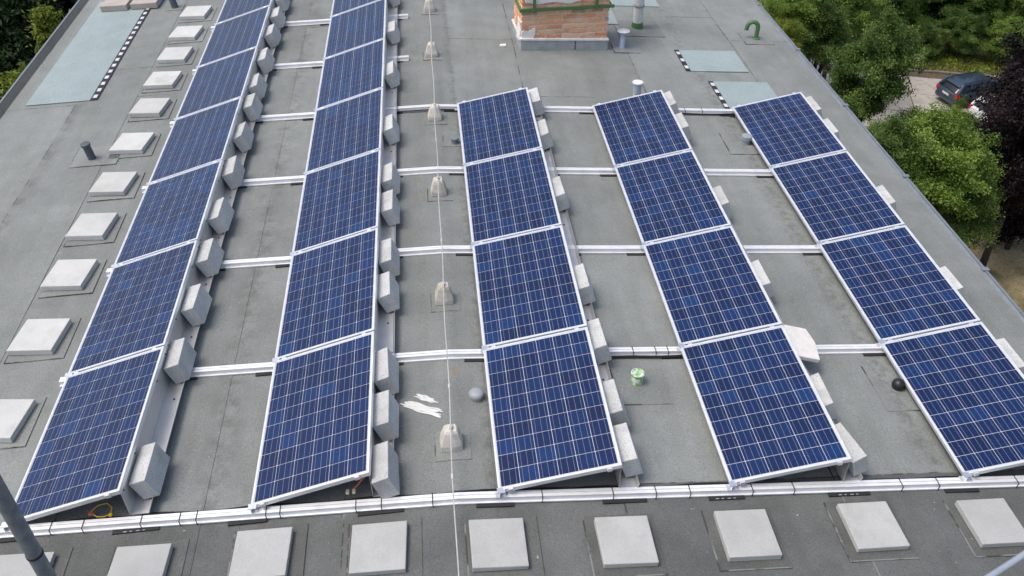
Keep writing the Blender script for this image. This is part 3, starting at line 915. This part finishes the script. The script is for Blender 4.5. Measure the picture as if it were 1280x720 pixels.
# ------------------------------------------------------------------ foliage
def leafmat(name, dark, mid, light, trans=.35):
    m, nt, b = newmat(name)
    at = nt.nodes.new('ShaderNodeAttribute'); at.attribute_name = 'tint'
    n = noise(nt, .9, 3, .6, pos(nt))
    f = math_(nt, 'ADD', math_(nt, 'MULTIPLY', at.outputs['Fac'], .55), math_(nt, 'MULTIPLY', n, .45))
    c = ramp(nt, f, [(.15, dark), (.5, mid), (.85, light)])
    nt.links.new(c, b.inputs['Base Color'])
    b.inputs['Roughness'].default_value = .5
    b.inputs['Specular IOR Level'].default_value = .16
    tr = nt.nodes.new('ShaderNodeBsdfTranslucent')
    nt.links.new(c, tr.inputs[0])
    mx = nt.nodes.new('ShaderNodeMixShader'); mx.inputs[0].default_value = trans
    nt.links.new(b.outputs[0], mx.inputs[1]); nt.links.new(tr.outputs[0], mx.inputs[2])
    nt.links.new(mx.outputs[0], nt.nodes['Material Output'].inputs[0])
    return m
M['leaf_mid'] = leafmat('mid_green_leaves', (.024, .054, .014), (.098, .168, .040), (.25, .34, .095))
M['leaf_bright'] = leafmat('bright_green_leaves', (.050, .105, .016), (.175, .275, .050), (.36, .47, .11))
M['leaf_yellow'] = leafmat('yellow_green_leaves', (.07, .10, .014), (.18, .235, .035), (.34, .39, .07))
M['leaf_dark'] = leafmat('dark_needles', (.006, .015, .007), (.018, .038, .014), (.050, .085, .026), .15)
M['leaf_deep'] = leafmat('deep_green_leaves', (.014, .034, .008), (.058, .110, .022), (.16, .235, .055), .3)
M['leaf_plum'] = leafmat('purple_black_leaves', (.006, .0042, .0055), (.015, .010, .0125), (.046, .031, .036), .12)
M['bark'] = plain('brown_bark', (.04, .033, .026), .9, 0, .35, 12)

def leaf_mesh(C, D, size, tint, seedr, aspect=.55, upbias=.6):
    """one kite-shaped leaf at each point of C"""
    n = len(C)
    nrm = seedr.normal(size=(n, 3)); nrm[:, 2] += upbias
    nrm += D * .7
    nrm /= np.linalg.norm(nrm, axis=1)[:, None]
    t = seedr.normal(size=(n, 3)); t -= nrm * (t * nrm).sum(1)[:, None]; t /= np.linalg.norm(t, axis=1)[:, None]
    bt = np.cross(nrm, t)
    s = size * seedr.uniform(.45, 1.6, n)[:, None]
    V = np.stack([C - t * s, C + bt * s * aspect + nrm * s * .12, C + t * s, C - bt * s * aspect + nrm * s * .12], 1).reshape(-1, 3)
    me = bpy.data.meshes.new('leaves')
    me.vertices.add(n * 4); me.loops.add(n * 4); me.polygons.add(n)
    me.vertices.foreach_set('co', V.astype(np.float32).ravel())
    me.loops.foreach_set('vertex_index', np.arange(n * 4, dtype=np.int32))
    me.polygons.foreach_set('loop_start', np.arange(0, n * 4, 4, dtype=np.int32))
    at = me.attributes.new('tint', 'FLOAT', 'FACE')
    at.data.foreach_set('value', np.clip(tint, 0, 1).astype(np.float32))
    me.update()
    me.validate()
    return me

def broadleaf(seed, nbough=85, per=900, leaf=.05, rx=1.0, rz=1.15):
    """unit-ish crown (radius about 1): boughs that reach out unevenly, each carrying twigs with leaf sprays; scaled by the object"""
    g = np.random.default_rng(seed)
    lobes = g.normal(size=(6, 3)); lobes[:, 2] += .3; lobes /= np.linalg.norm(lobes, axis=1)[:, None]
    C, D, T, tips = [], [], [], []
    for k in range(nbough):
        d = g.normal(size=3); d[2] = d[2] * .9 + .25; d /= np.linalg.norm(d)
        reach = (.62 + .38 * max(0, float(np.max(lobes @ d))) ** 3) * g.uniform(.72, 1.18)
        if d[2] < -.35: reach *= .75
        start = np.array([g.normal() * .08, g.normal() * .08, d[2] * .25])
        tip = d * reach * np.array([rx, rx, rz])
        tips.append(tip)
        ntw = int(g.integers(7, 13))
        tone = g.uniform(.15, .85)
        for q in range(ntw):
            u = g.uniform(.35, 1.0) ** .7
            o = start + (tip - start) * u + np.array([0, 0, .05 * math.sin(u * 3.1)])
            td = d * .9 + g.normal(size=3) * .55 + np.array([0, 0, .12]); td /= np.linalg.norm(td)
            L = g.uniform(.10, .27) * (1.25 - .45 * u)
            m_ = int(per / 10 * L / .18 * g.uniform(.6, 1.3))
            v = g.uniform(0, 1, m_)
            spread = .018 + .075 * np.sin(v * 2.6 + .25)
            off = g.normal(size=(m_, 3)) * spread[:, None] * np.array([1, 1, .55])
            p_ = o + td * (v * L)[:, None] + off
            p_[:, 2] -= .10 * v * v * L
            C.append(p_); D.append(np.tile(td * .5 + d * .6, (m_, 1)))
            T.append(np.clip(tone + g.uniform(-.2, .2) + g.normal(size=m_) * .15 + .12 * (v - .5), 0, 1))
    me = leaf_mesh(np.concatenate(C), np.concatenate(D), leaf * .33, np.concatenate(T), g, .48)
    return me, np.array(tips)

def trunk_mesh(base, tips, r0, seed):
    g = random.Random(seed)
    bm = bmesh.new()
    def tb(pts, rad, seg=7):
        rings = []
        for i, p_ in enumerate(pts):
            t = (pts[min(i + 1, len(pts) - 1)] - pts[max(0, i - 1)]).normalized()
            a = t.orthogonal().normalized(); b2 = t.cross(a)
            rings.append([bm.verts.new(p_ + (a * math.cos(6.2832 * k / seg) + b2 * math.sin(6.2832 * k / seg)) * rad[i]) for k in range(seg)])
        for A, B in zip(rings, rings[1:]):
            for k in range(seg): bm.faces.new((A[k], A[(k + 1) % seg], B[(k + 1) % seg], B[k]))
        bm.faces.new(rings[0][::-1]); bm.faces.new(rings[-1])
    fork = Vector((g.uniform(-.05, .05), g.uniform(-.05, .05), base * .45))
    b0 = Vector((0, 0, base))
    tb([b0, b0.lerp(fork, .5) + Vector((.03, .02, 0)), fork, Vector((0, 0, .3))], [r0, r0 * .8, r0 * .62, r0 * .15])
    for p_ in tips:
        p_ = Vector(p_); mid = fork.lerp(p_, .5) + Vector((0, 0, -.06))
        tb([fork, mid, p_], [r0 * .42, r0 * .25, r0 * .06], 5)
    return mesh_from(bm, smooth=True)

def conifer(seed, n_wh=34, leaf=.034):
    """cone of drooping boughs, height 1 (0..1), radius about .24"""
    g = np.random.default_rng(seed)
    C, D, T = [], [], []
    for w in range(n_wh):
        z = .06 + .92 * (w / n_wh) ** .9
        rmax = .25 * (1 - z) ** .8 + .012
        nb = int(9 + 5 * (1 - z))
        for k in range(nb):
            a = g.uniform(0, 2 * math.pi); L = rmax * g.uniform(.65, 1.1)
            m_ = int(20 + 900 * L)
            u = g.uniform(.12, 1, m_)
            side = g.normal(size=m_) * .022 * (1.3 - u)
            x = np.cos(a) * u * L - np.sin(a) * side * 1.6
            y = np.sin(a) * u * L + np.cos(a) * side * 1.6
            zz = z - u ** 1.5 * L * .55 + g.normal(size=m_) * .006 + .03 * u ** 4 * L
            C.append(np.stack([x, y, zz], 1)); D.append(np.tile([math.cos(a), math.sin(a), .2], (m_, 1)))
            T.append(u * .5 + g.uniform(0, .35) + g.normal(size=m_) * .1)
    return leaf_mesh(np.concatenate(C), np.concatenate(D), leaf * .26, np.concatenate(T), g, .4)

BR = [broadleaf(s, n, p_, lf) for s, n, p_, lf in ((1, 92, 900, .062), (2, 100, 850, .062), (5, 84, 950, .066))]
CON = [conifer(s) for s in (11, 12)]
def tree(name, x, y, cz, r, mat, label, kind=0, cat='tree', squash=1.0, group='trees around the building'):
    """broadleaf: crown radius r about a centre at height cz; the trunk reaches the ground"""
    me, cc = BR[kind]
    root = empty(name, (x, y, GZ), (0, 0, rng.uniform(0, 6.28)))
    tag(root, label, cat, group)
    cr = obj('crown', me, None, root, (0, 0, cz - GZ))
    if not me.materials: me.materials.append(M['leaf_mid'])
    cr.scale = (r, r, r * squash)
    cr.material_slots[0].link = 'OBJECT'; cr.material_slots[0].material = M[mat]
    tips = [Vector(cc[k]) * .9 for k in range(0, len(cc), 6)]
    tips = [Vector((t.x * r, t.y * r, t.z * r * squash)) for t in tips]
    base = -(cz - GZ)
    tm = trunk_mesh(base - .1, tips, max(.06, .05 * r + .012 * (-base)), int(x * 10 + y))
    obj('trunk', tm, 'bark', root, (0, 0, cz - GZ))
    return root
def conif(x, y, h, w, mat, label, kind=0, cat='tree', group='trees around the building'):
    root = empty('conifer', (x, y, GZ), (0, 0, rng.uniform(0, 6.28)))
    tag(root, label, cat, group)
    me = CON[kind]
    cr = obj('crown', me, None, root)
    if not me.materials: me.materials.append(M['leaf_dark'])
    cr.scale = (h * w, h * w, h)
    cr.material_slots[0].link = 'OBJECT'; cr.material_slots[0].material = M[mat]
    obj('trunk', tube([(0, 0, -.1), (0, 0, h * .5), (0, 0, h * .97)], .1, 7, radii=[.03 * h, .018 * h, .002 * h]), 'bark', root)
    return root
#@@TREES
# right of the roof
tree('deciduous_tree', 21.7, 31.6, -12.2, 2.1, 'leaf_mid', 'leafy green tree standing before the car park, left of the blue car', 0, squash=1.35)
tree('deciduous_tree', 20.6, 34.9, -11.2, 1.8, 'leaf_mid', 'green tree just behind the leafy tree by the right roof edge', 1)
tree('deciduous_tree', 15.4, 27.3, -8.4, .85, 'leaf_yellow', 'small yellow-green tree right at the roof edge', 1, squash=1.3)
tree('deciduous_tree', 18.8, 35.3, -10.2, 1.8, 'leaf_bright', 'light green tree beyond the right roof edge at the picture top', 0)
tree('deciduous_tree', 24.3, 41.0, -12.4, 2.4, 'leaf_bright', 'light green tree behind the silver car near the picture top', 2)
tree('deciduous_tree', 22.2, 44.0, -10.8, 2.4, 'leaf_mid', 'green tree at the top edge left of the dark conifers', 1)
tree('deciduous_tree', 27.4, 45.8, -14.2, 2.1, 'leaf_mid', 'green tree behind the car park left of the small white sign', 0)
tree('deciduous_tree', 28.5, 49.5, -12.8, 2.7, 'leaf_deep', 'deep green tree behind the small white sign', 2)
for i, (x, y, h, w, lab) in enumerate((
    (27.8, 53.5, 11.5, 1.15, 'dark conifer behind the car park, leftmost of the dark stand'),
    (31.6, 54.5, 12.5, 1.1, 'dark conifer behind the car park, second of the dark stand'),
    (35.4, 54.0, 13.0, 1.15, 'dark conifer behind the car park, third of the dark stand'),
    (39.4, 53.0, 12.0, 1.2, 'dark conifer behind the car park, fourth of the dark stand'),
    (43.6, 52.0, 12.5, 1.2, 'dark conifer behind the car park, rightmost of the dark stand'),
    (30.0, 60.0, 14, 1.2, 'tall dark conifer in the back line, leftmost'),
    (34.5, 61.0, 15, 1.2, 'tall dark conifer in the back line, second from the left'),
    (39.0, 60.5, 14.5, 1.2, 'tall dark conifer in the back line, third from the left'),
    (44.0, 60.0, 14, 1.2, 'tall dark conifer in the back line, fourth from the left'),
    (49.0, 58.0, 14, 1.2, 'tall dark conifer in the back line, rightmost'))):
    conif(x, y, h, w, 'leaf_dark', lab, i % 2)
for x, y, zc, r, mat, lab in ((33.4, 46.6, -16.9, 1.0, 'leaf_mid', 'green shrub behind the kerb, left of the middle'),
                              (35.6, 46.6, -16.6, 1.25, 'leaf_mid', 'green shrub behind the kerb, right of the middle'),
                              (38.0, 45.4, -16.6, 1.25, 'leaf_bright', 'bright green shrub at the right end of the kerb'),
                              (30.6, 47.6, -16.8, 1.1, 'leaf_deep', 'dark green shrub behind the kerb by the white sign'),
                              (33.2, 49.8, -15.6, 1.7, 'leaf_deep', 'dark green shrub in the second line behind the kerb, left'),
                              (37.2, 49.0, -15.4, 1.8, 'leaf_deep', 'dark green shrub in the second line behind the kerb, middle'),
                              (41.0, 47.6, -15.4, 1.8, 'leaf_deep', 'dark green shrub in the second line behind the kerb, right')):
    tree('shrub', x, y, zc, r * 1.25, mat, lab, 1, 'shrub', group='shrubs behind the kerb')
tree('shrub', 35.2, 51.5, -15.0, 2.4, 'leaf_deep', 'deep green bush before the dark conifers, left', 0, 'shrub')
tree('shrub', 39.4, 50.6, -15.0, 2.4, 'leaf_deep', 'deep green bush before the dark conifers, right', 2, 'shrub')
tree('shrub', 31.2, 51.0, -15.2, 2.3, 'leaf_deep', 'deep green bush behind the small sign', 0, 'shrub')
tree('shrub', 18.6, 31.2, -13.4, 1.7, 'leaf_deep', 'dark green bush under the trees at the right roof edge', 2, 'shrub')
tree('deciduous_tree', 20.6, 23.4, -12.2, 2.35, 'leaf_bright', 'bright green bushy tree below the right roof edge', 2)
tree('deciduous_tree', 18.6, 23.8, -11.6, 1.6, 'leaf_mid', 'mid green bushy tree hugging the right roof edge', 0)
tree('deciduous_tree', 22.6, 23.8, -13.8, 2.1, 'leaf_mid', 'mid green bushy tree between the bright tree and the plum', 1)
tree('shrub', 27.2, 32.0, -15.6, 1.55, 'leaf_bright', 'bright yellow-green bush before the blue car', 1, 'shrub')
tree('shrub', 23.6, 29.2, -14.6, 1.6, 'leaf_mid', 'green bush at the foot of the leafy tree', 0, 'shrub')
tree('plum_tree', 25.6, 24.6, -12.6, 2.2, 'leaf_plum', 'purple-black plum tree beside the bright bushy tree, the slimmer one', 0, squash=1.5)
tree('plum_tree', 27.7, 27.2, -13.4, 3.35, 'leaf_plum', 'big purple-black plum tree at the right edge, the nearer one', 1, squash=1.2)
tree('plum_tree', 27.6, 26.0, -16.0, 2.3, 'leaf_plum', 'low purple-black plum shoots round the foot of the nearer plum', 2, squash=.8)
tree('plum_tree', 31.0, 31.2, -11.8, 2.5, 'leaf_plum', 'purple-black plum tree hanging over the cars, the farther one', 2, squash=1.2)
# left of the roof
for x, y, h, w, mat, lab in ((-14.4, 33.5, 10.0, 1.0, 'leaf_yellow', 'yellow-green conifer beside the left roof edge'),
                             (-13.0, 26.5, 10.3, 1.15, 'leaf_yellow', 'shorter yellow-green conifer low at the left picture edge'),
                             (-16.6, 30.0, 9.6, 1.2, 'leaf_deep', 'deep green conifer at the left picture edge')):
    conif(x, y, h, w, mat, lab, 1)
for i, (x, y, h, lab) in enumerate(((-17.6, 38.5, 13.0, 'dark conifer beyond the left roof edge, nearest'), (-14.2, 42.0, 11.5, 'dark conifer beyond the left roof edge, rightmost'), (-21.0, 43.0, 14.5, 'dark conifer beyond the left roof edge, at the picture corner'),
    (-17.6, 47.0, 14.0, 'dark conifer beyond the left roof edge, farthest'), (-22.5, 36.0, 12, 'dark conifer beyond the left roof edge, leftmost'))):
    conif(x, y, h, 1.25, 'leaf_dark', lab, i % 2)
# grass and weeds on the verge behind the kerb
g = np.random.default_rng(4)
n = 7000
q = np.stack([g.uniform(-7, 7, n), g.uniform(.3, 2.8, n), np.zeros(n)], 1)
rot = -R(17); C = np.stack([33.5 + q[:, 0] * math.cos(rot) - q[:, 1] * math.sin(rot), 44.2 + q[:, 0] * math.sin(rot) + q[:, 1] * math.cos(rot), np.full(n, GZ) + g.uniform(.03, .22, n)], 1)
vg = obj('grass', leaf_mesh(C, np.tile([0, 0, .1], (n, 1)), .09, g.uniform(0, 1, n), g, .3, 0.0), 'leaf_yellow')
tag(vg, 'rough yellow-green grass on the verge behind the kerb', 'grass', kind='stuff')

# ------------------------------------------------------------------ sign and cars
sg = empty('small_sign', (32.1, 44.9, GZ), (0, 0, R(-14)))
tag(sg, 'small white sign board on a post behind the kerb', 'sign')
obj('post', tube([(0, 0, 0), (0, 0, .95)], .03, 8), 'wire', sg)
obj('board', box(-.28, .28, -.045, -.031, .75, 1.02, .004), 'whitepaint', sg)

def paint(name, c, metal=.5):
    m, nt, b = newmat(name)
    n = noise(nt, 6, 4, .6, objc(nt))
    nt.links.new(ramp(nt, n, [(.3, tuple(x * .9 for x in c)), (.7, c)]), b.inputs['Base Color'])
    b.inputs['Metallic'].default_value = metal; b.inputs['Roughness'].default_value = .32
    b.inputs['Coat Weight'].default_value = .8; b.inputs['Coat Roughness'].default_value = .05
    return m
M['car_blue'] = paint('blue_grey_car_paint', (.055, .085, .125)); M['car_white'] = paint('white_car_paint', (.75, .76, .77), 0); M['car_silver'] = paint('silver_car_paint', (.60, .63, .66), .3)
M['carglass'] = plain('dark_car_glass', (.012, .015, .02), .06); M['redlight'] = plain('red_lamp', (.55, .02, .015), .2); M['clearlight'] = plain('clear_lamp', (.7, .7, .72), .15)
M['tyre'] = plain('tyre_rubber', (.02, .02, .02), .8); M['rim'] = plain('alloy_rim', (.5, .51, .52), .35, .7); M['trim'] = plain('dark_trim', (.02, .02, .022), .5)
def loft(st, smooth=True):
    """st: list of (x, [(y, z) ...]) right-half profiles from bottom centre to top centre; mirrored to the left"""
    bm = bmesh.new(); rings = []
    for x, pr in st:
        full = [(y, z) for y, z in pr] + [(-y, z) for y, z in reversed(pr)]
        rings.append([bm.verts.new((x, y, z)) for y, z in full])
    n = len(rings[0])
    for A, B in zip(rings, rings[1:]):
        for k in range(n):
            bm.faces.new((A[k], A[(k + 1) % n], B[(k + 1) % n], B[k]))
    bm.faces.new(rings[0][::-1]); bm.faces.new(rings[-1])
    bmesh.ops.remove_doubles(bm, verts=bm.verts[:], dist=1e-4)
    me = mesh_from(bm, smooth=smooth)
    me.set_sharp_from_angle(angle=R(32))
    return me
def lower(x, hw, z0, zb, zt, tp=.04):
    return (x, [(hw * .86, z0), (hw * .97, z0 + .10), (hw, zb), (hw * .985, zb + (zt - zb) * .5), (hw - tp, zt), (hw * .6, zt + .015), (.001, zt + .02)])
def car(name, loc, rz, paintm, label):
    """estate car; +x is forward"""
    root = empty(name, loc, (0, 0, rz)); tag(root, label, 'car', 'cars in the yard')
    body = obj('body', loft([lower(-2.27, .74, .34, .55, .84, .06), lower(-2.20, .83, .26, .58, .92, .05), lower(-1.9, .88, .22, .60, .95), lower(-1.0, .89, .20, .60, .95), lower(.3, .89, .20, .60, .94), lower(.95, .885, .20, .58, .93),
                              lower(1.6, .87, .22, .56, .86, .08), lower(2.0, .83, .24, .54, .78, .10), lower(2.22, .72, .28, .50, .68, .12), lower(2.30, .58, .34, .48, .60, .10)]), paintm, root)
    def cabs(x, w0, w1, z0, z1): return (x, [(w0, z0), (w0 * .5 + w1 * .5 + .012, (z0 + z1) / 2), (w1, z1 - .03), (w1 * .8, z1), (.001, z1 + .015)])
    gl = obj('glasshouse', loft([cabs(-2.16, .74, .62, .93, .97), cabs(-1.72, .79, .62, .935, 1.36), cabs(-1.2, .80, .63, .935, 1.40), cabs(-.2, .80, .64, .93, 1.41), cabs(.35, .80, .62, .93, 1.36), cabs(1.18, .78, .66, .92, .95)]), 'carglass', root)
    obj('roof', loft([(-1.98, [(.50, 1.245), (.56, 1.26), (.4, 1.29), (.001, 1.30)]), (-1.70, [(.60, 1.375), (.645, 1.385), (.5, 1.415), (.001, 1.43)]), (-.9, [(.60, 1.41), (.66, 1.415), (.5, 1.445), (.001, 1.46)]), (0, [(.60, 1.405), (.655, 1.41), (.5, 1.44), (.001, 1.455)]), (.42, [(.58, 1.345), (.64, 1.355), (.5, 1.385), (.001, 1.40)])]), paintm, root)
    for s in (-1, 1):
        obj('roof_rail', tube([(-1.7, s * .56, 1.44), (-1.5, s * .57, 1.475), (0, s * .57, 1.475), (.2, s * .56, 1.43)], .018, 6), 'trim', root)
        for (xa, za, xb, zb, w) in ((-2.17, .93, -1.78, 1.39, .085), (-1.28, .93, -1.22, 1.40, .05), (-.22, .93, -.18, 1.41, .045), (1.16, .93, .38, 1.38, .04)):
            obj('pillar', tube([(xa, s * .80, za), ((xa + xb) / 2, s * .735, (za + zb) / 2), (xb, s * .635, zb)], w, 6), paintm, root)
        obj('tail_light', box(-2.26, -2.02, -.095, .095, -.13, .13, .03, 2), 'redlight', root, (0.0, s * .775, .80))
        obj('headlight', box(1.86, 2.10, -.12, .12, -.07, .07, .03, 2), 'clearlight', root, (0.02, s * .66, .70))
        obj('mirror', box(-.06, .06, -.09, .09, -.06, .06, .025, 2), paintm, root, (.78, s * .97, .98))
        obj('door_line', box(-.006, .006, -.002, .002, -.33, .3), 'trim', root, (-.2, s * .892, .60))
        for dx in (-.55, .45): obj('door_handle', box(-.09, .09, -.02, .02, -.015, .015, .006), paintm, root, (dx, s * .895, .84))
        for wx in (-1.36, 1.34):
            w = obj('wheel', lathe([(.20, -.10), (.30, -.11), (.32, -.08), (.32, .08), (.30, .11), (.20, .10)], 24), 'tyre', root, (wx, s * .80, .32), (R(90), 0, 0))
            obj('rim', lathe([(.02, -.09), (.20, -.075), (.215, -.112), (.20, .075), (.02, .09)], 16), 'rim', w)
            obj('wheel_arch', lathe([(.37, -.012), (.37, .012), (.34, .013)], 24), 'trim', root, (wx, s * .884, .33), (R(90), 0, 0))
    obj('number_plate', box(-2.285, -2.272, -.26, .26, .66, .77), 'whitepaint', root)
    obj('bumper', box(-2.32, -2.20, -.76, .76, .36, .56, .05, 2), paintm, root)
    obj('tailgate_trim', box(-2.268, -2.255, -.45, .45, .80, .83), 'rim', root)
    return root
car('estate_car', (33.7, 40.6, GZ + .05), R(13), 'car_blue', 'blue-grey estate car parked on the concrete yard')
car('parked_car', (34.3, 37.9, GZ + .05), R(13), 'car_white', 'white car half hidden under the farther plum tree')
car('parked_car', (26.1, 43.4, GZ + .05), R(100), 'car_silver', 'silver car half hidden behind the right roof edge and trees')
